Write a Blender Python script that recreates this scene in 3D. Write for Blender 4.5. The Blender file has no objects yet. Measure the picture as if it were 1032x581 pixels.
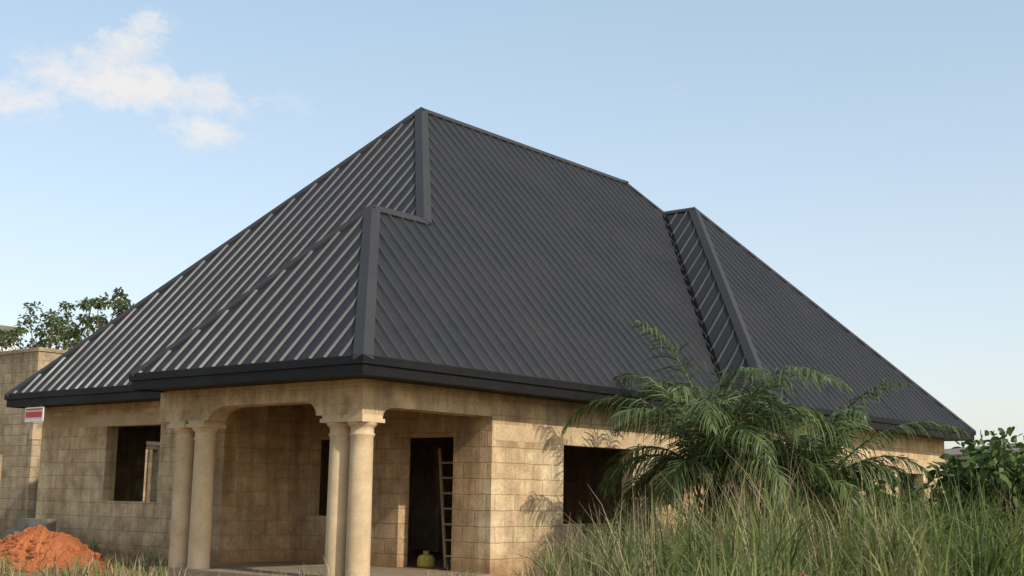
import bpy, math, random
import numpy as np
from mathutils import Vector, Matrix
random.seed(7); rng=np.random.default_rng(7)
sc=bpy.context.scene
R_=math.radians
# ------------------------------------------------------------ helpers
def link(o,parent=None):
    sc.collection.objects.link(o)
    if parent: o.parent=parent
    return o
def empty(name):
    o=bpy.data.objects.new(name,None); return link(o)
def mesh(name,verts,faces,mat=None,parent=None,smooth=False):
    me=bpy.data.meshes.new(name)
    me.from_pydata([tuple(map(float,v)) for v in verts],[],[tuple(int(i) for i in f) for f in faces])
    me.update()
    if smooth:
        me.polygons.foreach_set('use_smooth',[True]*len(me.polygons))
    o=bpy.data.objects.new(name,me)
    if mat: me.materials.append(mat)
    return link(o,parent)
class MB:
    def __init__(s): s.v=[];s.f=[]
    def add(s,vs,fs):
        n=len(s.v); s.v.extend(vs); s.f.extend([tuple(i+n for i in f) for f in fs])
    def box(s,x0,x1,y0,y1,z0,z1):
        s.add([(x0,y0,z0),(x1,y0,z0),(x1,y1,z0),(x0,y1,z0),(x0,y0,z1),(x1,y0,z1),(x1,y1,z1),(x0,y1,z1)],
              [(0,3,2,1),(4,5,6,7),(0,1,5,4),(1,2,6,5),(2,3,7,6),(3,0,4,7)])
    def obox(s,c,ax,ay,az):
        c=Vector(c);ax=Vector(ax);ay=Vector(ay);az=Vector(az)
        vs=[c+sx*ax+sy*ay+sz*az for sz in(-1,1) for sx,sy in((-1,-1),(1,-1),(1,1),(-1,1))]
        s.add([tuple(v) for v in vs],[(0,3,2,1),(4,5,6,7),(0,1,5,4),(1,2,6,5),(2,3,7,6),(3,0,4,7)])
    def tube(s,pts,rad,n=7,cap=True):
        pts=[Vector(p) for p in pts]; m=len(pts); base=len(s.v)
        for i,p in enumerate(pts):
            d=(pts[min(i+1,m-1)]-pts[max(i-1,0)]).normalized()
            a=d.cross(Vector((0.31,0.2,0.93)))
            if a.length<0.1:a=d.cross(Vector((1,0,0)))
            a.normalize(); b=d.cross(a)
            r=rad[i] if hasattr(rad,'__len__') else rad
            for k in range(n):
                t=2*math.pi*k/n
                s.v.append(tuple(p+a*math.cos(t)*r+b*math.sin(t)*r))
        for i in range(m-1):
            for k in range(n):
                s.f.append((base+i*n+k,base+i*n+(k+1)%n,base+(i+1)*n+(k+1)%n,base+(i+1)*n+k))
        if cap:
            s.f.append(tuple(base+k for k in range(n))[::-1]); s.f.append(tuple(base+(m-1)*n+k for k in range(n)))
    def lathe(s,c,prof,n=28):
        base=len(s.v)
        for r,z in prof:
            for k in range(n):
                t=2*math.pi*k/n; s.v.append((c[0]+r*math.cos(t),c[1]+r*math.sin(t),z))
        for i in range(len(prof)-1):
            for k in range(n):
                s.f.append((base+i*n+k,base+i*n+(k+1)%n,base+(i+1)*n+(k+1)%n,base+(i+1)*n+k))
        s.f.append(tuple(base+k for k in range(n))[::-1]); s.f.append(tuple(base+(len(prof)-1)*n+k for k in range(n)))
    def out(s,name,mat,parent=None,smooth=False): return mesh(name,s.v,s.f,mat,parent,smooth)

# ------------------------------------------------------------ materials
def newmat(name,rough=0.9,spec=0.3):
    m=bpy.data.materials.new(name); m.use_nodes=True
    nt=m.node_tree; b=nt.nodes['Principled BSDF']
    b.inputs['Roughness'].default_value=rough; b.inputs['Specular IOR Level'].default_value=spec
    return m,nt,b
def noise(nt,vec,scale,detail=5,rough=0.6):
    n=nt.nodes.new('ShaderNodeTexNoise'); n.inputs['Scale'].default_value=scale;n.inputs['Detail'].default_value=detail;n.inputs['Roughness'].default_value=rough
    nt.links.new(vec,n.inputs['Vector']); return n.outputs['Fac']
def ramp(nt,fac,stops):
    r=nt.nodes.new('ShaderNodeValToRGB'); e=r.color_ramp.elements
    while len(e)<len(stops): e.new(0.5)
    for el,(p,c) in zip(e,stops):
        el.position=p; el.color=(c[0],c[1],c[2],1) if hasattr(c,'__len__') else (c,c,c,1)
    nt.links.new(fac,r.inputs['Fac']); return r.outputs['Color']
def mix(nt,fac,a,b,mode='MIX'):
    m=nt.nodes.new('ShaderNodeMix'); m.data_type='RGBA'; m.blend_type=mode
    def s(i,v):
        if isinstance(v,(int,float)): m.inputs[i].default_value=v
        elif isinstance(v,tuple): m.inputs[i].default_value=(v[0],v[1],v[2],1)
        else: nt.links.new(v,m.inputs[i])
    s(0,fac); s(6,a); s(7,b); return m.outputs[2]
def math_(nt,op,a,b=0.0):
    m=nt.nodes.new('ShaderNodeMath'); m.operation=op
    for i,v in enumerate((a,b)):
        if isinstance(v,(int,float)): m.inputs[i].default_value=v
        else: nt.links.new(v,m.inputs[i])
    return m.outputs[0]
def bump(nt,b,h,strength=0.5,dist=0.02):
    n=nt.nodes.new('ShaderNodeBump'); n.inputs['Strength'].default_value=strength; n.inputs['Distance'].default_value=dist
    nt.links.new(h,n.inputs['Height']); nt.links.new(n.outputs[0],b.inputs['Normal'])
def posn(nt): return nt.nodes.new('ShaderNodeNewGeometry').outputs['Position']

def block_mat(name,c1,c2,c3,mort,amount=0.6,var=0.10):
    m,nt,b=newmat(name,0.95,0.15)
    P=posn(nt); sep=nt.nodes.new('ShaderNodeSeparateXYZ'); nt.links.new(P,sep.inputs[0])
    sxy=math_(nt,'ADD',sep.outputs[0],sep.outputs[1])
    cmb=nt.nodes.new('ShaderNodeCombineXYZ'); nt.links.new(sxy,cmb.inputs[0]); nt.links.new(sep.outputs[2],cmb.inputs[1])
    wob=nt.nodes.new('ShaderNodeTexNoise'); wob.inputs['Scale'].default_value=4; wob.inputs['Detail'].default_value=3; nt.links.new(P,wob.inputs['Vector'])
    wm=nt.nodes.new('ShaderNodeVectorMath'); wm.operation='MULTIPLY_ADD'; nt.links.new(wob.outputs['Color'],wm.inputs[0]); wm.inputs[1].default_value=(0.05,0.035,0); nt.links.new(cmb.outputs[0],wm.inputs[2])
    br=nt.nodes.new('ShaderNodeTexBrick'); nt.links.new(wm.outputs[0],br.inputs['Vector'])
    br.inputs['Scale'].default_value=1; br.inputs['Brick Width'].default_value=0.46; br.inputs['Row Height'].default_value=0.235
    br.inputs['Mortar Size'].default_value=0.014; br.inputs['Mortar Smooth'].default_value=0.7; br.inputs['Bias'].default_value=0
    br.inputs['Color1'].default_value=(0,0,0,1);br.inputs['Color2'].default_value=(1,1,1,1);br.inputs['Mortar'].default_value=(0.5,0.5,0.5,1)
    big=noise(nt,P,0.7,4,0.65); med=noise(nt,P,3.2,6,0.72); fine=noise(nt,P,45,3,0.7)
    col=ramp(nt,big,[(0.3,c1),(0.5,c2),(0.72,c3)])
    col=mix(nt,var,col,br.outputs['Color'],'OVERLAY')
    mm=ramp(nt,med,[(0.32,0.52),(0.60,1.18)]); col=mix(nt,0.7,col,mm,'MULTIPLY')
    ff=ramp(nt,fine,[(0.3,0.70),(0.7,1.14)]); col=mix(nt,0.85,col,ff,'MULTIPLY')
    vis=ramp(nt,noise(nt,P,1.1,4,0.6),[(0.38,0.1),(0.58,1.0)])
    mf=math_(nt,'MULTIPLY',br.outputs['Fac'],vis); mf=math_(nt,'MULTIPLY',mf,amount)
    col=mix(nt,mf,col,mort)
    st=nt.nodes.new('ShaderNodeMapping'); nt.links.new(P,st.inputs[0]); st.inputs['Scale'].default_value=(5,5,0.5)
    dr=ramp(nt,noise(nt,st.outputs[0],1.2,3,0.6),[(0.38,0.66),(0.58,1.0)])
    col=mix(nt,0.7,col,dr,'MULTIPLY')
    spl=ramp(nt,math_(nt,'ADD',math_(nt,'MULTIPLY',sep.outputs[2],0.8),math_(nt,'MULTIPLY',med,0.6)),[(0.72,0.7),(1.2,0.0)])
    col=mix(nt,spl,col,(0.28,0.15,0.075))
    nt.links.new(col,b.inputs['Base Color'])
    h=math_(nt,'ADD',math_(nt,'MULTIPLY',fine,0.5),math_(nt,'MULTIPLY',med,0.8)); h=math_(nt,'SUBTRACT',h,math_(nt,'MULTIPLY',br.outputs['Fac'],0.35))
    bump(nt,b,h,0.75,0.022)
    return m
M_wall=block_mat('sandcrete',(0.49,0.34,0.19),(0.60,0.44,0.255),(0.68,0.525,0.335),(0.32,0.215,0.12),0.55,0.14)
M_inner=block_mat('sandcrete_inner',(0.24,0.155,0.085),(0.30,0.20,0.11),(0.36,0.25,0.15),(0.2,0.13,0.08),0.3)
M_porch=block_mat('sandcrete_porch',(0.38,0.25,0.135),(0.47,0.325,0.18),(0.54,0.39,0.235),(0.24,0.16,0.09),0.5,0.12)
M_beam=block_mat('cast_beam',(0.48,0.345,0.20),(0.585,0.43,0.255),(0.66,0.505,0.325),(0.31,0.22,0.13),0.0,0.0)
M_nb=block_mat('sandcrete_neighbour',(0.37,0.275,0.17),(0.44,0.34,0.21),(0.50,0.395,0.26),(0.22,0.16,0.1),0.6)
def plain_mat(name,c1,c2,scale=6,rough=0.85,spec=0.3,bs=0.3,bd=0.01,fine=60):
    m,nt,b=newmat(name,rough,spec); P=posn(nt)
    col=ramp(nt,noise(nt,P,scale,4,0.7),[(0.3,c1),(0.7,c2)])
    fn=noise(nt,P,fine,3,0.6)
    col=mix(nt,0.5,col,ramp(nt,fn,[(0.3,0.75),(0.7,1.15)]),'MULTIPLY')
    nt.links.new(col,b.inputs['Base Color']); bump(nt,b,fn,bs,bd); return m
M_lintel=plain_mat('cast_lintel',(0.42,0.305,0.18),(0.59,0.445,0.275),2.5,0.95,0.15,0.6,0.02,28)
M_col=plain_mat('plaster_column',(0.45,0.33,0.19),(0.64,0.50,0.32),2.2,0.85)
M_white=plain_mat('white_render',(0.65,0.64,0.6),(0.78,0.77,0.73),2)
M_wood=plain_mat('timber',(0.32,0.22,0.13),(0.45,0.33,0.2),8)
M_soil=plain_mat('laterite',(0.30,0.09,0.035),(0.46,0.165,0.065),2.6,0.98,0.1,1.0,0.06,16)
M_floor=plain_mat('floor_screed',(0.2,0.15,0.1),(0.3,0.23,0.16),2)
M_yel=plain_mat('yellow_plastic',(0.45,0.33,0.06),(0.52,0.4,0.1),3,0.6,0.3)
M_red=plain_mat('sign_red',(0.45,0.06,0.04),(0.5,0.08,0.05),3,0.6)
M_bark=plain_mat('bark',(0.10,0.065,0.04),(0.2,0.14,0.09),9,0.95,0.1,0.8,0.03,25)
M_dead=plain_mat('dead_wood',(0.20,0.09,0.05),(0.34,0.17,0.09),7,0.9)
M_greyblock=plain_mat('grey_block',(0.13,0.115,0.09),(0.22,0.195,0.16),5)
def roof_mat(name,c,rough,spec=0.3):
    m,nt,b=newmat(name,rough,spec); P=posn(nt)
    v=noise(nt,P,0.8,3,0.6)
    col=mix(nt,0.6,c,ramp(nt,v,[(0.3,0.75),(0.7,1.2)]),'MULTIPLY')
    col=mix(nt,ramp(nt,noise(nt,P,9,3,0.7),[(0.5,0.0),(0.9,0.08)]),col,(0.16,0.14,0.12))
    nt.links.new(col,b.inputs['Base Color'])
    r=ramp(nt,v,[(0.3,rough-0.07),(0.7,rough+0.12)]); nt.links.new(r,b.inputs['Roughness'])
    bump(nt,b,noise(nt,P,2.5,2,0.5),0.15,0.02)
    return m
M_roof=roof_mat('roof_paint',(0.023,0.022,0.023),0.50,0.26)
M_seam=roof_mat('roof_paint_seam_glint',(0.036,0.035,0.036),0.38,0.42)  # same paint as the sheets, base colour lightened to paint in rib glints
M_trim=roof_mat('roof_flashing',(0.038,0.036,0.037),0.55,0.22)
M_fas=roof_mat('fascia_paint',(0.008,0.0075,0.0075),0.5,0.18)
def leaf_mat(name,c1,c2,c3,trans=0.35,rough=0.5,scale=1.5):
    m,nt,b=newmat(name,rough,0.3); P=posn(nt)
    col=ramp(nt,noise(nt,P,scale,2,0.6),[(0.3,c1),(0.5,c2),(0.72,c3)])
    gi=nt.nodes.new('ShaderNodeNewGeometry').outputs['Random Per Island']
    col=mix(nt,0.85,col,ramp(nt,gi,[(0,0.5),(1,1.45)]),'MULTIPLY')
    nt.links.new(col,b.inputs['Base Color'])
    tr=nt.nodes.new('ShaderNodeBsdfTranslucent'); nt.links.new(col,tr.inputs['Color'])
    ms=nt.nodes.new('ShaderNodeMixShader'); ms.inputs[0].default_value=trans
    nt.links.new(b.outputs[0],ms.inputs[1]); nt.links.new(tr.outputs[0],ms.inputs[2])
    nt.links.new(ms.outputs[0],nt.nodes['Material Output'].inputs['Surface']); return m
M_palm=leaf_mat('palm_leaf',(0.055,0.085,0.024),(0.088,0.122,0.038),(0.13,0.16,0.058),0.25,0.38)
M_palmdry=leaf_mat('palm_dry',(0.2,0.14,0.07),(0.28,0.2,0.1),(0.33,0.25,0.14),0.2)
M_grass=leaf_mat('grass_blade',(0.08,0.12,0.034),(0.145,0.185,0.055),(0.26,0.25,0.10),0.35,0.55,0.9)
M_lime=leaf_mat('grass_fresh',(0.12,0.17,0.04),(0.17,0.22,0.055),(0.22,0.25,0.08),0.4,0.5,1.1)
M_straw=leaf_mat('grass_straw',(0.28,0.22,0.12),(0.36,0.29,0.17),(0.42,0.35,0.22),0.3,0.7)
M_leaf=leaf_mat('shrub_leaf',(0.055,0.095,0.022),(0.085,0.135,0.035),(0.13,0.175,0.055),0.3,0.45)
M_tree=leaf_mat('tree_leaf',(0.07,0.10,0.035),(0.10,0.135,0.05),(0.13,0.16,0.07),0.4)
mg,nt,b=newmat('ground_soil',0.97,0.1); P=posn(nt)
col=ramp(nt,noise(nt,P,0.25,4,0.65),[(0.3,(0.22,0.13,0.07)),(0.5,(0.30,0.20,0.11)),(0.7,(0.15,0.14,0.06))])
gn=noise(nt,P,7,5,0.7)
col=mix(nt,0.7,col,ramp(nt,gn,[(0.3,0.6),(0.7,1.25)]),'MULTIPLY')
nt.links.new(col,b.inputs['Base Color']); bump(nt,b,gn,0.8,0.06); M_ground=mg

# ------------------------------------------------------------ terrain
GZ=0.42
def gh(x,y):
    d=math.hypot(x+11.24,y+11.56)
    t=min(max((d-4)/9,0),1); t=t*t*(3-2*t)
    return GZ*t+0.05*math.sin(x*0.9+1)*math.cos(y*0.7)*min(1,30/max(d,1))*t+0.24*math.exp(-((x-1.2)/1.6)**2-((y-9.2)/2.6)**2)
def axis(c):
    a=list(np.arange(-22,32,0.5)); s=[-1500,-900,-500,-300,-180,-110,-70,-45,-32,-26]; e_=[34,38,46,60,90,140,220,360,600,1000,1600]
    return s+a+e_
ax=axis(0); nx=len(ax)
V=[(x,y,gh(x,y)) for y in ax for x in ax]
F=[(j*nx+i,j*nx+i+1,(j+1)*nx+i+1,(j+1)*nx+i) for j in range(nx-1) for i in range(nx-1)]
mesh('ground',V,F,M_ground,None,True)

# ------------------------------------------------------------ house
house=empty('unfinished_block_house')
ze=3.35
e,w,pb,W,m1,m2,rR,aF,aG,g=1.1985,4.924,5.3104,10.616,1.109,1.101,13.768,19.71,9.3276,0.8625
hq=m1*w/2; t=(aF-aG)/2; m3=m1*pb/(aF-rR); H=m3*t; bS=H/m1
def V3(a,b_,h): return Vector((a,b_,ze+h))
C=V3(0,0,0); D=V3(0,w,0); E=V3(e,W,0); Dm=V3(e,w,0)
Pk=V3(e+m1*pb/m2,pb,m1*pb); Q=V3(hq/m2,w/2,hq); X=V3(e+hq/m2,w/2,hq); Rr=V3(rR,pb,m1*pb)
S=V3(aG+t,bS,H); T=V3(aG+t,bS-g,H); G=V3(aG,-g,0); Fc=V3(aF,-g,0); Vv=V3(aG,0,0); BR=V3(aF,W,0)
pan=MB(); rib=MB()
def plane(poly,ed,spacing=0.30,phase=0.5):
    n=Vector((0,0,0))
    for i in range(len(poly)):
        a=poly[i];b_=poly[(i+1)%len(poly)]; n+=a.cross(b_)
    n.normalize()
    if n.z<0: poly=poly[::-1]; n=-n
    ed=Vector(ed).normalized(); up=n.cross(ed)
    if up.z<0: up=-up
    o=poly[0]
    pan.add([tuple(p) for p in poly],[tuple(range(len(poly)))])
    P2=[((p-o).dot(ed),(p-o).dot(up)) for p in poly]
    s0=min(p[0] for p in P2); s1=max(p[0] for p in P2)
    s=s0+spacing*phase
    while s<s1:
        cr=[]
        for i in range(len(P2)):
            a=P2[i];b_=P2[(i+1)%len(P2)]
            if (a[0]-s)*(b_[0]-s)<0: cr.append(a[1]+(b_[1]-a[1])*(s-a[0])/(b_[0]-a[0]))
        cr.sort()
        for k in range(0,len(cr)-1,2):
            lo,hi=cr[k],cr[k+1]
            if hi-lo<0.08: continue
            A=o+ed*(s+random.uniform(-0.006,0.006))+up*lo; B=o+ed*(s+random.uniform(-0.006,0.006))+up*hi
            wb,wt,hh=0.024,0.010,0.034
            q=[]
            for p in (A,B):
                q+= [tuple(p-ed*wb+n*0.001),tuple(p-ed*wt+n*hh),tuple(p+ed*wt+n*hh),tuple(p+ed*wb+n*0.001)]
            rib.add(q,[(0,1,5,4),(1,2,6,5),(2,3,7,6),(0,3,2,1),(4,5,6,7)])
        s+=spacing
    return n
nF=plane([C,Vv,S,Rr,Pk,X,Q],(1,0,0),0.29)
nL=plane([E,Dm,X,Pk],(0,1,0),0.29)
nBL=plane([D,C,Q],(0,1,0),0.29)
nBB=plane([Dm,D,Q,X],(1,0,0),0.29)
nR=plane([Fc,BR,Rr,S,T],(0,1,0),0.29)
nK=plane([BR,E,Pk,Rr],(1,0,0),0.29)
nGL=plane([G,T,S,Vv],(0,1,0),0.29,0.5)
nGF=plane([G,Fc,T],(1,0,0),0.29)
pan.out('roof_sheets',M_roof,house); rib.out('roof_seams',M_seam,house)
cap=MB()
def capstrip(A,B,n1,n2,wd=0.13,h=0.038):
    d=(B-A).normalized()
    nm=(n1+n2).normalized()
    s1=d.cross(n1).normalized(); s2=d.cross(n2).normalized()
    if s1.dot(n2)>0: s1=-s1
    if s2.dot(n1)>0: s2=-s2
    def ring(p):
        return [p+s1*wd+n1*0.002,p+s1*wd+n1*h,p+nm*h*1.35,p+s2*wd+n2*h,p+s2*wd+n2*0.002]
    r=[tuple(x) for x in ring(A-d*0.03)+ring(B+d*0.03)]
    cap.add(r,[(0,1,6,5),(1,2,7,6),(2,3,8,7),(3,4,9,8),(0,4,3,2,1),(5,6,7,8,9)])
for A,B,a1,a2,wd in [(C,Q,nF,nBL,0.13),(D,Q,nBB,nBL,0.10),(Q,X,nF,nBB,0.13),(X,Pk,nF,nL,0.13),(E,Pk,nL,nK,0.12),(Pk,Rr,nF,nK,0.12),
    (BR,Rr,nR,nK,0.12),(S,Rr,nF,nR,0.08),(S,T,nGL,nR,0.10),(G,T,nGL,nGF,0.13),(Fc,T,nGF,nR,0.12)]:
    capstrip(A,B,a1,a2,wd)
cap.out('ridge_and_hip_flashing',M_trim,house)
val=MB()
def valley(A,B,n1,n2,wd=0.10):
    d=(B-A).normalized(); s1=d.cross(n1).normalized(); s2=d.cross(n2).normalized()
    if s1.dot(n2)<0: s1=-s1
    if s2.dot(n1)<0: s2=-s2
    r=[]
    for p in (A,B): r+=[tuple(p+s1*wd+n1*0.04),tuple(p+(n1+n2)*0.012),tuple(p+s2*wd+n2*0.04)]
    val.add(r,[(0,1,4,3),(1,2,5,4)])
valley(Dm,X,nBB,nL); valley(Vv,S,nF,nGL,0.07)
val.out('valley_flashing',M_fas,house)
path=[(e,W),(e,w),(0,w),(0,0),(aG,0),(aG,-g),(aF,-g),(aF,W)]
def ring_profile(prof,mb):
    n=len(path); base=len(mb.v)
    for i in range(n):
        p0=Vector(path[i-1]);p=Vector(path[i]);p1=Vector(path[(i+1)%n])
        d0=(p-p0).normalized(); d1=(p1-p).normalized()
        n0=Vector((d0.y,-d0.x)); n1=Vector((d1.y,-d1.x))
        for o,z in prof: 
            q=p+(n0+n1)*o; mb.v.append((q.x,q.y,z))
    m=len(prof)
    for i in range(n):
        j=(i+1)%n
        for k in range(m-1): mb.f.append((base+i*m+k,base+j*m+k,base+j*m+k+1,base+i*m+k+1))
fa=MB()
ring_profile([(-0.03,ze-0.012),(0.045,ze+0.012),(0.055,ze+0.0),(0.055,ze-0.10),(0.022,ze-0.108),(0.022,ze-0.238),(-0.02,ze-0.238),(-0.02,ze-0.222),(-0.62,ze-0.22)],fa)
fa.out('fascia_and_soffit',M_fas,house)
def wall(mb,axis_,p0,p1,base,thick,z0,z1,ops=(),bev=0):
    ss=sorted(set([p0,p1]+[v for o in ops for v in o[:2]])); zs=sorted(set([z0,z1]+[v for o in ops for v in o[2:]]))
    def fill(i,j):
        if i<0 or j<0 or i>=len(ss)-1 or j>=len(zs)-1: return False
        a=(ss[i]+ss[i+1])/2; c=(zs[j]+zs[j+1])/2
        return not any(o[0]<a<o[1] and o[2]<c<o[3] for o in ops)
    def pt(s_,d_,z): return (s_,base+d_,z) if axis_=='x' else (base+d_,s_,z)
    for i in range(len(ss)-1):
        for j in range(len(zs)-1):
            if not fill(i,j): continue
            a,b_,c,d=ss[i],ss[i+1],zs[j],zs[j+1]
            mb.add([pt(a,0,c),pt(b_,0,c),pt(b_,0,d),pt(a,0,d)],[(0,1,2,3)])
            mb.add([pt(a,thick,c),pt(b_,thick,c),pt(b_,thick,d),pt(a,thick,d)],[(3,2,1,0)])
            if not fill(i-1,j): mb.add([pt(a,0,c),pt(a,thick,c),pt(a,thick,d),pt(a,0,d)],[(0,1,2,3)])
            if not fill(i+1,j): mb.add([pt(b_,0,c),pt(b_,thick,c),pt(b_,thick,d),pt(b_,0,d)],[(0,1,2,3)])
            if not fill(i,j-1): mb.add([pt(a,0,c),pt(b_,0,c),pt(b_,thick,c),pt(a,thick,c)],[(0,1,2,3)])
            if not fill(i,j+1): mb.add([pt(a,0,d),pt(b_,0,d),pt(b_,thick,d),pt(a,thick,d)],[(0,1,2,3)])
ov=0.55; A=3.24; zt=3.128; th=0.23
wl=MB()
bayx=aG+ov
wall(wl,'x',A,bayx,ov,th,-0.1,zt,[(5.02,7.0,1.19,2.43)])
wall(wl,'y',ov-g,ov,bayx,th,-0.1,zt)
wall(wl,'x',bayx+th,aF-ov+0.1,ov-g,th,-0.1,zt,[(11.2,13.2,1.1,2.35),(16.36,17.85,1.15,2.27)])
wall(wl,'y',ov-g+th,W-ov+0.1,aF-ov+0.1-th,th,-0.1,zt,[(2,4,1.1,2.35),(7,8.5,1.1,2.35)])
wall(wl,'y',5.13,W-0.3,e+ov,th,-0.1,zt,[(6.62,8.2,1.43,2.73)])
wall(wl,'x',e+ov+th,aF-ov+0.1-th,W-0.3-th,th,-0.1,zt,[(3.9,5.3,1.2,2.6),(9.4,10.4,1.2,2.6)])
wl.out('outer_walls',M_wall,house)
iw=MB()
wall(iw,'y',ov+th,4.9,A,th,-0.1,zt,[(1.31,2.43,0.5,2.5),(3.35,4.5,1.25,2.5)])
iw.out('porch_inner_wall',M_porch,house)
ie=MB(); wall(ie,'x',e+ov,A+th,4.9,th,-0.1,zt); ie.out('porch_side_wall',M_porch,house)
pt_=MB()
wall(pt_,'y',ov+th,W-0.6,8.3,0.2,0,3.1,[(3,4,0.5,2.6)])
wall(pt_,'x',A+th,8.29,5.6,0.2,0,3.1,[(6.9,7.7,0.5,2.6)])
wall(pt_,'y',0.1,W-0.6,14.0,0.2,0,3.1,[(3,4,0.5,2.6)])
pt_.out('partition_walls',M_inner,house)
fl=MB(); fl.box(0.45,A+0.1,0.45,4.9,-0.2,0.49); fl.box(A+0.1,aF-0.7,ov+0.1,W-0.5,-0.2,0.5); fl.out('floor_slab',M_floor,house)
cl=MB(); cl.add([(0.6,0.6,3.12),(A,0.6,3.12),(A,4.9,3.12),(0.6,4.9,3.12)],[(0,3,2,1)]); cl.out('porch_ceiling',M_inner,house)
ln=MB()
def course(ax_,s0,s1,base,z0,z1):
    s_=s0
    while s_<s1-0.01:
        s2=min(s1,s_+random.uniform(1.6,2.6)); pr_=random.uniform(0.004,0.010); c=random.uniform(0,0.015)
        if ax_=='x': ln.box(s_,s2-0.004,base-pr_,base+0.08,z0,z1+c)
        else: ln.box(base-pr_,base+0.08,s_,s2-0.004,z0,z1+c)
        s_=s2
course('x',A+0.02,bayx-0.02,ov,2.435,2.66); course('x',bayx+th+0.02,aF-ov,ov-g,2.36,2.57)
course('y',5.2,W-0.34,e+ov,2.735,2.94)
ln.out('lintel_course',M_lintel,house)
bm=MB()
def beam(axis_,base,th_,low):
    n=len(low)
    for off in (0,th_):
        b0=len(bm.v)
        for s_,z in low:
            for zz in (z,zt): bm.v.append((s_,base+off,zz) if axis_=='x' else (base+off,s_,zz))
        for i in range(n-1): bm.f.append((b0+2*i,b0+2*i+2,b0+2*i+3,b0+2*i+1))
    b1=len(bm.v)-4*n
    for i in range(n-1): bm.f.append((b1+2*i,b1+2*i+2,b1+2*n+2*i+2,b1+2*n+2*i))
    bm.f.append((b1,b1+1,b1+2*n+1,b1+2*n)); k=2*(n-1); bm.f.append((b1+k,b1+k+1,b1+2*n+k+1,b1+2*n+k))
def arc(s0,s1,z0,z1,n=8,rev=False):
    o=[]
    for i in range(n+1):
        a=math.pi/2*i/n
        if not rev: o.append((s0+(s1-s0)*(1-math.cos(a)),z0+(z1-z0)*math.sin(a)))
        else: o.append((s0+(s1-s0)*math.sin(a),z0+(z1-z0)*(1-math.cos(a))))
    return o
zc=2.66
lowY=[(0.55,zc),(1.45,zc)]+arc(1.45,1.7,zc+0.001,2.86)[1:]+arc(3.3,3.8,2.86,zc,rev=True)+[(5.0,zc)]
beam('y',0.55,0.34,lowY)
lowX=[(0.891,zc),(0.95,zc)]+arc(0.95,1.2,zc+0.001,2.78)[1:]+[(A-0.001,2.78)]
beam('x',0.552,0.34,lowX)
bm.out('porch_beams',M_beam,house)
rb=MB(); rb.box(0.892,e+ov-0.001,4.66,4.99,zc,zt-0.002); rb.out('porch_return_beam',M_beam,house)
def column(mb,x,y,rad=0.165):
    z0=0.2
    prof=[(rad+0.035,z0),(rad+0.035,z0+0.2),(rad+0.004,z0+0.23)]
    for i in range(9):
        f_=i/8; prof.append((rad-0.012*f_,z0+0.25+(zc-0.30-z0-0.25)*f_))
    r=rad-0.012
    prof+=[(r+0.018,zc-0.27),(r+0.022,zc-0.255),(r+0.004,zc-0.24),(r+0.004,zc-0.17),(r+0.03,zc-0.15),(r+0.055,zc-0.115),(r+0.055,zc-0.10)]
    mb.lathe((x,y),prof,32)
cm=MB()
cols=[(0.73,0.72),(0.73,1.12),(0.73,4.07),(0.73,4.53)]
for c in cols: column(cm,*c)
cm.out('porch_columns',M_col,house,True)
ab=MB()
for i_,(x,y) in enumerate(cols):
    dz=0.001*(i_%2)
    ab.box(x-0.212+dz,x+0.212-dz,y-0.212,y+0.212,zc-0.102,zc-0.05-dz); ab.box(x-0.19+dz,x+0.19-dz,y-0.19,y+0.19,zc-0.05-dz,zc-0.001-dz)
ab.out('column_capitals',M_col,house)
# ------------------------------------------------------------ props
ld=MB()
a0=Vector((3.62,1.42,0.5)); a1=Vector((4.0,1.95,2.35)); dy=Vector((0.03,0.36,0))
ld.tube([a0,a1],0.028,6); ld.tube([a0+dy,a1+dy],0.028,6)
for i in range(7):
    f_=0.1+i*0.13; p=a0.lerp(a1,f_); ld.tube([p,p+dy],0.018,5)
ld.out('wooden_ladder',M_wood)
jc=MB()
pr=[(0.12,0.50),(0.14,0.52),(0.14,0.62),(0.11,0.68),(0.04,0.70),(0.04,0.73),(0.03,0.73)]
jc.lathe((3.65,2.2),pr,12); jc.tube([(3.60,2.2,0.68),(3.60,2.2,0.74),(3.70,2.2,0.74),(3.70,2.2,0.68)],0.012,5); jc.out('yellow_plastic_container',M_yel)
def heap(name,cx,cy,r,h,mat,seed=1):
    rr=np.random.default_rng(seed); n=70; V=[];F=[]
    ph=rr.uniform(0,6,8)
    for j in range(n+1):
        for i in range(n+1):
            x=(i/n*2-1)*r*1.25; y=(j/n*2-1)*r*1.25; d=math.hypot(x,y)/r; th_=math.atan2(y,x)
            d*=1+0.12*math.sin(3*th_+ph[0])+0.07*math.sin(5*th_+ph[1])+0.03*math.sin(11*th_+ph[4])
            z=h*max(0,1-d)**1.05+0.2*h*math.exp(-((x-0.4)**2+(y+0.4)**2)/0.1)
            z+=0.035*math.sin(x*7+ph[2])*math.sin(y*8+ph[3])+0.02*math.sin(x*19+ph[5])*math.sin(y*17+ph[6])+rr.normal(0,0.012)
            if d>1.05: z=-0.15
            V.append((cx+x,cy+y,gh(cx+x,cy+y)+z))
    for j in range(n):
        for i in range(n): F.append((j*(n+1)+i,j*(n+1)+i+1,(j+1)*(n+1)+i+1,(j+1)*(n+1)+i))
    mb=MB(); mb.v=V; mb.f=F
    for k in range(160):
        a=rr.uniform(0,6.28); d=r*rr.uniform(0.3,1.2); s=rr.uniform(0.012,0.045); x=cx+d*math.cos(a);y=cy+d*math.sin(a)
        z=gh(x,y)+h*max(0,1-d/r)+s*0.3
        mb.obox((x,y,z),(s,s*0.3,s*0.2),(-s*0.3,s*0.9,0.2*s),(0,-0.2*s,s*0.7))
    return mb.out(name,mat,None,False)
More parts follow.
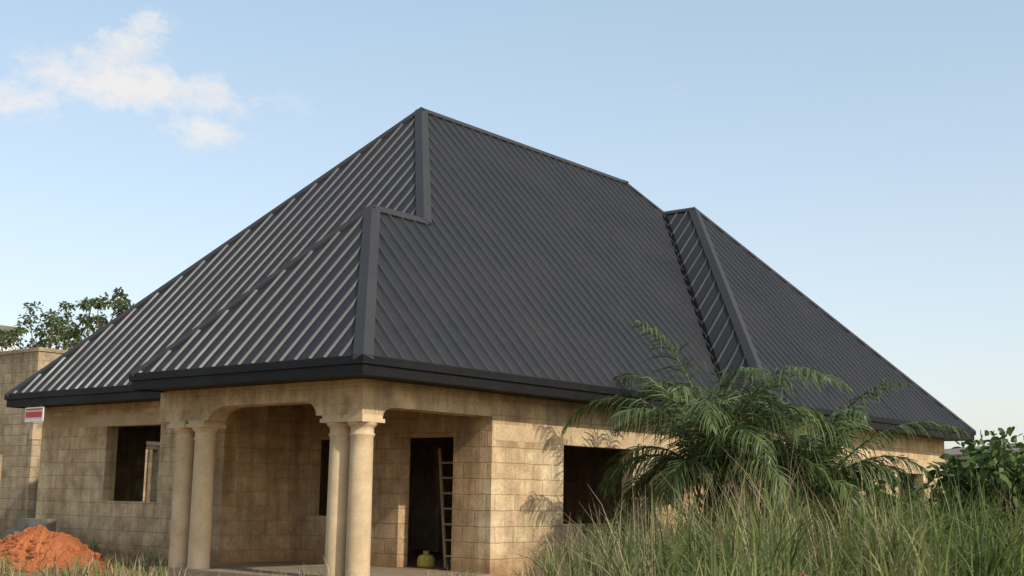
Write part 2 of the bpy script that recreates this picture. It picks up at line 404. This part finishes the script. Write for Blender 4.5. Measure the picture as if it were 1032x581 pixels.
heap('red_soil_heap',-0.35,6.7,1.2,0.62,M_soil)
gb=MB()
for i,(x,y,z,a) in enumerate([(1.05,8.7,0,0.1),(1.1,9.2,0,0.05),(1.08,8.95,1,0.2),(1.0,9.7,0,-.1),(1.1,9.4,1,0)]):
    c=Vector((x,y,gh(x,y)+0.08+z*0.215)); ca,sa=math.cos(a),math.sin(a)
    gb.obox(c,(0.11*ca,0.11*sa,0),(-0.22*sa,0.22*ca,0),(0,0,0.105))
gb.out('concrete_block_stack',M_greyblock)
nb=empty('neighbour_block_building'); nh=4.66
n1=MB(); wall(n1,'x',3.9,14,14.3,0.22,-0.1,nh,[(6,7.2,1.2,2.6)]); wall(n1,'y',14.53,24,3.9,0.22,-0.1,nh,[(15.5,16.6,1.1,2.4)]); wall(n1,'x',4.13,14,24,0.22,-0.1,nh); wall(n1,'y',14.53,23.9,13.7,0.22,-0.1,nh)
n1.out('walls',M_nb,nb)
n2=MB(); n2.box(3.87,14.05,14.27,14.56,nh,nh+0.08); n2.box(3.87,4.15,14.57,24.2,nh,nh+0.08); n2.out('wall_coping',M_nb,nb)
n3=MB(); n3.box(3.88,14.02,14.285,14.4,2.7,2.95); n3.out('ring_beam',M_lintel,nb)
sg=empty('hanging_sign'); s1_=MB(); s1_.box(1.17,1.19,9.35,9.95,2.82,3.08); s1_.out('board',M_white,sg); s2_=MB(); s2_.box(1.163,1.168,9.38,9.92,2.9,3.0); s2_.box(1.163,1.168,9.38,9.92,3.03,3.06); s2_.out('red_band',M_red,sg)
s3=MB(); s3.tube([(1.18,9.45,3.08),(1.18,9.45,3.13)],0.006,5); s3.tube([(1.18,9.85,3.08),(1.18,9.85,3.13)],0.006,5); s3.out('hangers',M_greyblock,sg)
wb=empty('white_building'); q=MB(); q.box(7,15.6,36,44,0,7.85); q.out('walls',M_white,wb); q=MB(); q.box(6.8,15.8,35.7,44.3,7.85,8.05); q.out('roof_slab',M_greyblock,wb)
wb=empty('white_building'); q=MB(); wall(q,'y',4,13,48,0.3,0,3.9,[(6,7.5,1.5,3)]);wall(q,'x',48.3,58,4,0.3,0,3.9,[(50,52,1.5,3)]); q.out('walls',M_white,wb)
q=MB(); q.add([(47.4,3.4,3.85),(58.6,3.4,3.85),(58.6,13.6,3.85),(47.4,13.6,3.85),(53,8.5,4.6)],[(0,1,4),(1,2,4),(2,3,4),(3,0,4),(3,2,1,0)]); q.out('roof',M_greyblock,wb)

# ------------------------------------------------------------ vegetation
def strips(P,Wd,name,mat,parent=None,extra=None):
    n,k,_=P.shape
    v=np.empty((n,k,2,3)); v[:,:,0]=P-Wd; v[:,:,1]=P+Wd
    v=v.reshape(-1,3)
    base=(np.arange(n)*k*2)[:,None]; j=np.arange(k-1)[None,:]*2
    f=np.stack([base+j,base+j+1,base+j+3,base+j+2],-1).reshape(-1,4)
    me=bpy.data.meshes.new(name); me.vertices.add(len(v)); me.vertices.foreach_set('co',v.astype(np.float32).ravel())
    me.loops.add(f.size); me.loops.foreach_set('vertex_index',f.astype(np.int32).ravel())
    me.polygons.add(len(f)); me.polygons.foreach_set('loop_start',(np.arange(len(f))*4).astype(np.int32)); 
    me.polygons.foreach_set('use_smooth',np.ones(len(f),bool))
    me.update(calc_edges=True); me.validate()
    me.materials.append(mat); o=bpy.data.objects.new(name,me); return link(o,parent)
def blades(xs,ys,hs,name,mat,width=0.009,lean=0.5,k=5,parent=None):
    n=len(xs); az=rng.uniform(0,2*math.pi,n); ln_=rng.gamma(2,lean/2,n)*hs
    d=np.stack([np.cos(az),np.sin(az),np.zeros(n)],-1)
    z0=np.array([gh(x,y) for x,y in zip(xs,ys)])-0.03
    t_=np.linspace(0,1,k)
    P=np.zeros((n,k,3))
    for i,tt in enumerate(t_):
        P[:,i,0]=xs+d[:,0]*ln_*tt**2; P[:,i,1]=ys+d[:,1]*ln_*tt**2
        P[:,i,2]=z0+hs*(tt-0.32*np.minimum(ln_/hs,1.2)*tt**3)
    fa_=az+math.pi/2+rng.normal(0,0.5,n)
    s=np.stack([np.cos(fa_),np.sin(fa_),np.zeros(n)],-1)
    wv=(width*rng.uniform(0.6,1.4,n))[:,None]
    Wd=np.stack([s*wv*(1-tt)**0.6*(0.5+0.5*min(1,tt*4)) +s*0.0008 for tt in t_],1)
    return strips(P,Wd,name,mat,parent)
def inregion(x,y): return x> 2.8+(y+1)*1.37
grass=empty('tall_grass')
def clumps(nc,per,x0,x1,y0,y1,hmin,hmax,spread=0.16):
    xs=[];ys=[];hs=[]
    while len(xs)<nc*per:
        x=random.uniform(x0,x1);y=random.uniform(y0,y1)
        if not inregion(x,y): continue
        lft=x-(2.8+(y+1)*1.37); hh=random.uniform(hmin,hmax)*(0.55+0.45*min(1,lft/3.2))*(0.88+0.28*math.sin(x*1.7+y)+0.16*math.sin(x*4.1-y*2))
        for _ in range(per):
            xs.append(x+random.gauss(0,spread)); ys.append(y+random.gauss(0,spread)); hs.append(hh*random.uniform(0.45,1.1))
    return np.array(xs),np.array(ys),np.array(hs)
blades(*clumps(480,34,-3,20,-6.5,-0.5,0.95,1.45),'green_blades',M_grass,0.012,0.6,5,grass)
blades(*clumps(260,22,-2,16,-5.5,-0.3,1.1,1.8),'straw_blades',M_straw,0.0055,0.4,5,grass)
blades(*clumps(200,38,5,20,-5.5,-1.2,1.4,2.0),'tall_right_blades',M_grass,0.013,0.6,6,grass)
blades(*clumps(110,30,1,16,-6.5,-1.5,1.0,1.6,0.13),'fresh_blades',M_lime,0.017,0.75,6,grass)
wd=empty('low_weeds')
xs=[];ys=[];hs=[]
for i in range(210):
    x=random.uniform(-6,2.6);y=random.uniform(-1.5,9)
    if x>-0.0 and -0.2<y<5.2: x=random.uniform(-4,-0.3)
    if x>1.5 and y>5: x-=2
    if math.hypot(x+0.35,y-6.75)<1.1: continue
    hh=random.uniform(0.12,0.46)
    for _ in range(26): xs.append(x+random.gauss(0,0.14));ys.append(y+random.gauss(0,0.14));hs.append(hh*random.uniform(0.4,1.1))
xs=np.array(xs);ys=np.array(ys);hs=np.array(hs)
blades(xs[::2],ys[::2],hs[::2],'green_weeds',M_grass,0.009,0.7,4,wd)
blades(xs[1::2],ys[1::2],hs[1::2],'dry_weeds',M_straw,0.006,0.7,4,wd)

def palm(cx,cy,cz,nf,L,seed,name='oil_palm'):
    r=np.random.default_rng(seed); root=empty(name); g0=gh(cx,cy)
    tb=MB(); 
    tb.tube([(cx,cy,g0-0.1),(cx+0.02,cy,g0+0.4),(cx,cy+0.02,cz-0.15),(cx,cy,cz+0.05)],[0.2,0.2,0.17,0.08],10)
    for i in range(26):
        a=i*2.4; z=g0+0.1+(cz-g0-0.15)*i/26; d=Vector((math.cos(a),math.sin(a),0)); p=Vector((cx,cy,z))
        tb.tube([p+d*0.12,p+d*0.27+Vector((0,0,0.12)),p+d*0.32+Vector((0,0,0.26))],[0.05,0.035,0.02],5)
    tb.out('trunk',M_bark,root)
    rach=MB(); PP=[];WW=[];PD=[];WDr=[]
    for i in range(nf):
        az=i*2.39996+r.normal(0,0.25); f_=i/(nf-1)
        el=R_(80-58*f_**1.0+r.normal(0,7)); Lf=L*(0.72+0.35*math.sin(math.pi*min(1,f_+0.25)))*r.uniform(0.78,1.14)
        n=42; p=np.array([cx,cy,cz]); ds=Lf/n; pts=[p.copy()]; dirs=[]
        sw=r.normal(0,0.35); cv=r.uniform(0.9,1.35)
        for k in range(n):
            s=k/n; ee=el-(1.15+0.5*f_)*cv*s**1.7*1.3; aa=az+sw*s
            d=np.array([math.cos(aa)*math.cos(ee),math.sin(aa)*math.cos(ee),math.sin(ee)]); dirs.append(d); p=p+d*ds; pts.append(p.copy())
        dirs.append(dirs[-1])
        rach.tube([pts[0]]+[pts[k] for k in range(3,n+1,3)],[0.022]+[0.02*(1-k/n)+0.003 for k in range(3,n+1,3)],5)
        dry = (i>=nf-5)
        for k in range(6,n+1):
            s=k/n
            for sub in (0,0.5):
                base=pts[k]-dirs[k]*ds*sub; d=dirs[k]
                side=np.cross(d,[0,0,1]); side/=np.linalg.norm(side)+1e-6; upv=np.cross(side,d)
                for sg_ in (-1,1):
                    if r.random()<0.10: continue
                    ll=0.55*(math.sin(math.pi*min(1,(s*0.84+0.14)))**0.7+0.06)*r.uniform(0.65,1.25)*L/2.5
                    fw_=0.65+0.9*s**2
                    dd=side*sg_+d*fw_+upv*(r.normal(0.10,0.30)); dd/=np.linalg.norm(dd)
                    q=[base]; cur=dd.copy()
                    for m_ in range(3):
                        cur=cur+np.array([0,0,-0.26-0.32*m_])*r.uniform(0.4,1.5); cur/=np.linalg.norm(cur); q.append(q[-1]+cur*ll/3)
                    wv=np.cross(dd,upv+r.normal(0,0.5,3)); wv/=np.linalg.norm(wv)+1e-6
                    hw=0.0115
                    WL=[wv*hw*0.6,wv*hw,wv*hw*0.8,wv*hw*0.1]
                    if dry and r.random()<0.6: PD.append(q); WDr.append(WL)
                    else: PP.append(q); WW.append(WL)
    rach.out('frond_stalks',M_lime,root,True)
    strips(np.array(PP),np.array(WW),'leaflets',M_palm,root)
    if PD: strips(np.array(PD),np.array(WDr),'dry_leaflets',M_palmdry,root)
palm(5.62,-1.85,1.80,34,2.85,3)
palm(6.95,-2.8,1.6,26,2.35,5)

def leafy(name,cx,cy,z0,h,rad,nclump,per,size,mat,seed,trunk=0.05,flat=0.7,cs=(0.14,0.3)):
    r=np.random.default_rng(seed); root=empty(name); g0=gh(cx,cy); mb=MB()
    base=Vector((cx,cy,g0-0.1)); fork=Vector((cx,cy,g0+z0*0.8))
    mb.tube([base,base.lerp(fork,0.5)+Vector((0.03,0.02,0)),fork],[trunk*1.3,trunk,trunk*0.85],8)
    PP=[];WW=[]
    for i in range(nclump):
        while True:
            q=r.uniform(-1,1,3)
            if 0.25<np.linalg.norm(q)<1: break
        c=np.array([cx+q[0]*rad,cy+q[1]*rad,g0+z0+(q[2]*0.5+0.5)*(h-z0)])
        if i%2==0:
            e_=Vector(c); m_=fork.lerp(e_,0.55)+Vector((r.normal(0,0.05*rad),r.normal(0,0.05*rad),0.08*rad))
            mb.tube([fork,m_,e_],[trunk*0.5,trunk*0.28,trunk*0.08],5)
        cr=rad*r.uniform(*cs)
        for k in range(per):
            o=r.normal(0,1,3); o/=np.linalg.norm(o); p=c+o*cr*r.uniform(0.2,1.1)*np.array([1,1,flat])
            d=o+r.normal(0,0.6,3)+np.array([0,0,-0.2]); d/=np.linalg.norm(d); wv=np.cross(d,r.normal(0,1,3)+np.array([0,0,1.2])); wv/=np.linalg.norm(wv)+1e-6
            s=size*r.uniform(0.6,1.3)
            PP.append([p,p+d*s*0.4,p+d*s*0.75+np.array([0,0,-0.08*s]),p+d*s+np.array([0,0,-0.2*s])]); WW.append([wv*s*0.04,wv*s*0.26,wv*s*0.2,wv*s*0.01])
    mb.out('trunk_and_limbs',M_bark,root,True)
    strips(np.array(PP),np.array(WW),'foliage',mat,root)
leafy('broadleaf_shrub',9.4,-5.35,0.3,2.35,1.45,90,46,0.17,M_leaf,11)
leafy('broadleaf_shrub',12.5,-5.0,0.2,2.3,1.3,60,44,0.16,M_leaf,12)
leafy('broadleaf_shrub',8.6,-2.7,0.1,1.9,1.1,50,45,0.14,M_leaf,13)
leafy('broadleaf_shrub',3.9,-1.1,0.05,0.95,0.6,26,34,0.09,M_leaf,14,0.02)
leafy('broadleaf_shrub',7.2,-4.6,0.05,1.5,0.8,36,44,0.10,M_leaf,15,0.03)
leafy('shade_tree',13.6,30,4.5,8.2,1.5,40,60,0.15,M_tree,21,0.11,0.5,(0.12,0.26))
leafy('shade_tree',10.6,30.5,4.5,7.6,1.7,40,50,0.15,M_tree,22,0.10,0.5,(0.12,0.26))
leafy('shade_tree',16.3,31,5.6,9.1,1.7,50,70,0.16,M_tree,23,0.12,0.5,(0.12,0.26))
r=np.random.default_rng(31); PP=[];WW=[]
for i in range(300):
    a=r.uniform(-0.5,1.3); dist=r.uniform(130,190); cx_=-11+dist*math.cos(a); cy_=-11+dist*math.sin(a); hh=r.uniform(2,6)
    for k in range(30):
        p=np.array([cx_+r.normal(0,2.6),cy_+r.normal(0,2.6),r.uniform(0.2,hh)]); d=r.normal(0,1,3); d/=np.linalg.norm(d); wv=np.cross(d,r.normal(0,1,3)); wv/=np.linalg.norm(wv)
        s=r.uniform(0.8,1.8); PP.append([p,p+d*s*0.5,p+d*s]); WW.append([wv*s*0.1,wv*s*0.35,wv*s*0.05])
strips(np.array(PP),np.array(WW),'distant_trees',M_tree)
db=MB(); db.tube([(0.35,-5.35,0.98),(0.55,-5.45,0.93),(0.75,-5.62,0.86),(0.9,-5.85,0.74),(1.0,-6.0,0.3)],[0.02,0.035,0.04,0.04,0.03],7)
db.tube([(0.62,-5.5,0.92),(0.5,-5.55,1.06)],[0.03,0.015],6); db.out('dead_branch',M_dead)

# ------------------------------------------------------------ camera
f,pit,yaw,roll=1274.3,0.1639,0.6824,0.0151
cd=bpy.data.cameras.new('camera'); cam=bpy.data.objects.new('camera',cd); link(cam)
cd.sensor_width=36; cd.lens=36*f/1032; cd.clip_end=5000; cd.clip_start=0.1
fw=Vector((math.cos(yaw)*math.cos(pit),math.sin(yaw)*math.cos(pit),math.sin(pit)))
rt=Vector((math.sin(yaw),-math.cos(yaw),0)); upc=rt.cross(fw)
Mx=Matrix((rt,upc,-fw)).transposed().to_4x4() @ Matrix.Rotation(roll,4,'Z')
Mx.translation=Vector((-11.2437,-11.5585,1.6)); cam.matrix_world=Mx; sc.camera=cam
# ------------------------------------------------------------ light
sun_dir=Vector((-0.13,-1,0)).normalized(); elev=R_(34)
sd=Vector((sun_dir.x*math.cos(elev),sun_dir.y*math.cos(elev),math.sin(elev)))
sl_=bpy.data.lights.new('sun','SUN'); sl_.energy=3.9; sl_.angle=R_(0.7); sl_.color=(1,0.92,0.79)
so=bpy.data.objects.new('sun',sl_); link(so); so.rotation_euler=(-sd).to_track_quat('-Z','Y').to_euler()
wd_=bpy.data.worlds.new('World'); sc.world=wd_; wd_.use_nodes=True; nt=wd_.node_tree
bg=nt.nodes['Background']; bg.inputs['Strength'].default_value=0.11
sky=nt.nodes.new('ShaderNodeTexSky'); sky.sky_type='NISHITA'; sky.sun_disc=False; sky.sun_elevation=elev
sky.sun_rotation=math.atan2(sd.x,sd.y); sky.air_density=1.0; sky.dust_density=2.0; sky.ozone_density=1.0
tc=nt.nodes.new('ShaderNodeTexCoord'); gen=tc.outputs['Generated']
def dotn(vec):
    n=nt.nodes.new('ShaderNodeVectorMath'); n.operation='DOT_PRODUCT'; nt.links.new(gen,n.inputs[0]); n.inputs[1].default_value=vec; return n.outputs['Value']
def skydir(x,y): 
    v=fw*f+rt*(x-516)-upc*(y-290.5); return v.normalized()
def patch(x,y,sx,sy,tilt):
    c=skydir(x,y); hr=Vector((0,0,1)).cross(c).normalized()*-1
    hu=hr.cross(c); 
    a_=hr*math.cos(tilt)+hu*math.sin(tilt); b_=hu*math.cos(tilt)-hr*math.sin(tilt)
    da=math_(nt,'MULTIPLY',dotn(a_),f/sx); db_=math_(nt,'MULTIPLY',dotn(b_),f/sy)
    s=math_(nt,'ADD',math_(nt,'MULTIPLY',da,da),math_(nt,'MULTIPLY',db_,db_))
    return math_(nt,'POWER',2.718,math_(nt,'MULTIPLY',s,-1.0))
mk=None
for q in [(115,92,118,21,0.0),(118,52,48,20,0.6),(200,137,36,15,-0.1),(20,102,52,18,0.0),(690,92,20,14,0.2)]:
    k_=patch(*q); k_=math_(nt,'MULTIPLY',k_,1.0 if q[0]<600 else 0.2); mk=k_ if mk is None else math_(nt,'MAXIMUM',mk,k_)
mp=nt.nodes.new('ShaderNodeMapping'); nt.links.new(gen,mp.inputs[0]); mp.inputs['Scale'].default_value=(1,1,1.5)
nz=noise(nt,mp.outputs[0],26,8,0.68)
cf=math_(nt,'ADD',math_(nt,'MULTIPLY',nz,1.5),math_(nt,'MULTIPLY',mk,0.45))
cl_=ramp(nt,math_(nt,'MULTIPLY',cf,0.7),[(0.57,0.0),(0.68,0.4),(0.86,0.92)])
cl_=math_(nt,'MULTIPLY',cl_,math_(nt,'MINIMUM',math_(nt,'MULTIPLY',mk,3.0),1.0))
sz=nt.nodes.new('ShaderNodeSeparateXYZ'); nt.links.new(gen,sz.inputs[0])
hz=ramp(nt,sz.outputs[2],[(0.0,(0.45,0.42,0.40)),(0.12,(0.37,0.385,0.38)),(0.40,(0.245,0.32,0.355)),(1.0,(0.2,0.27,0.33))])
hzs=mix(nt,1.0,hz,(10.0,10.0,10.0),'MULTIPLY')
hzc=mix(nt,1.0,sky.outputs[0],hzs,'ADD')
skc=mix(nt,cl_,hzc,(8.1,7.9,7.8))
nt.links.new(skc,bg.inputs['Color'])
sc.view_settings.view_transform='Standard'; sc.view_settings.look='None'; sc.view_settings.exposure=0
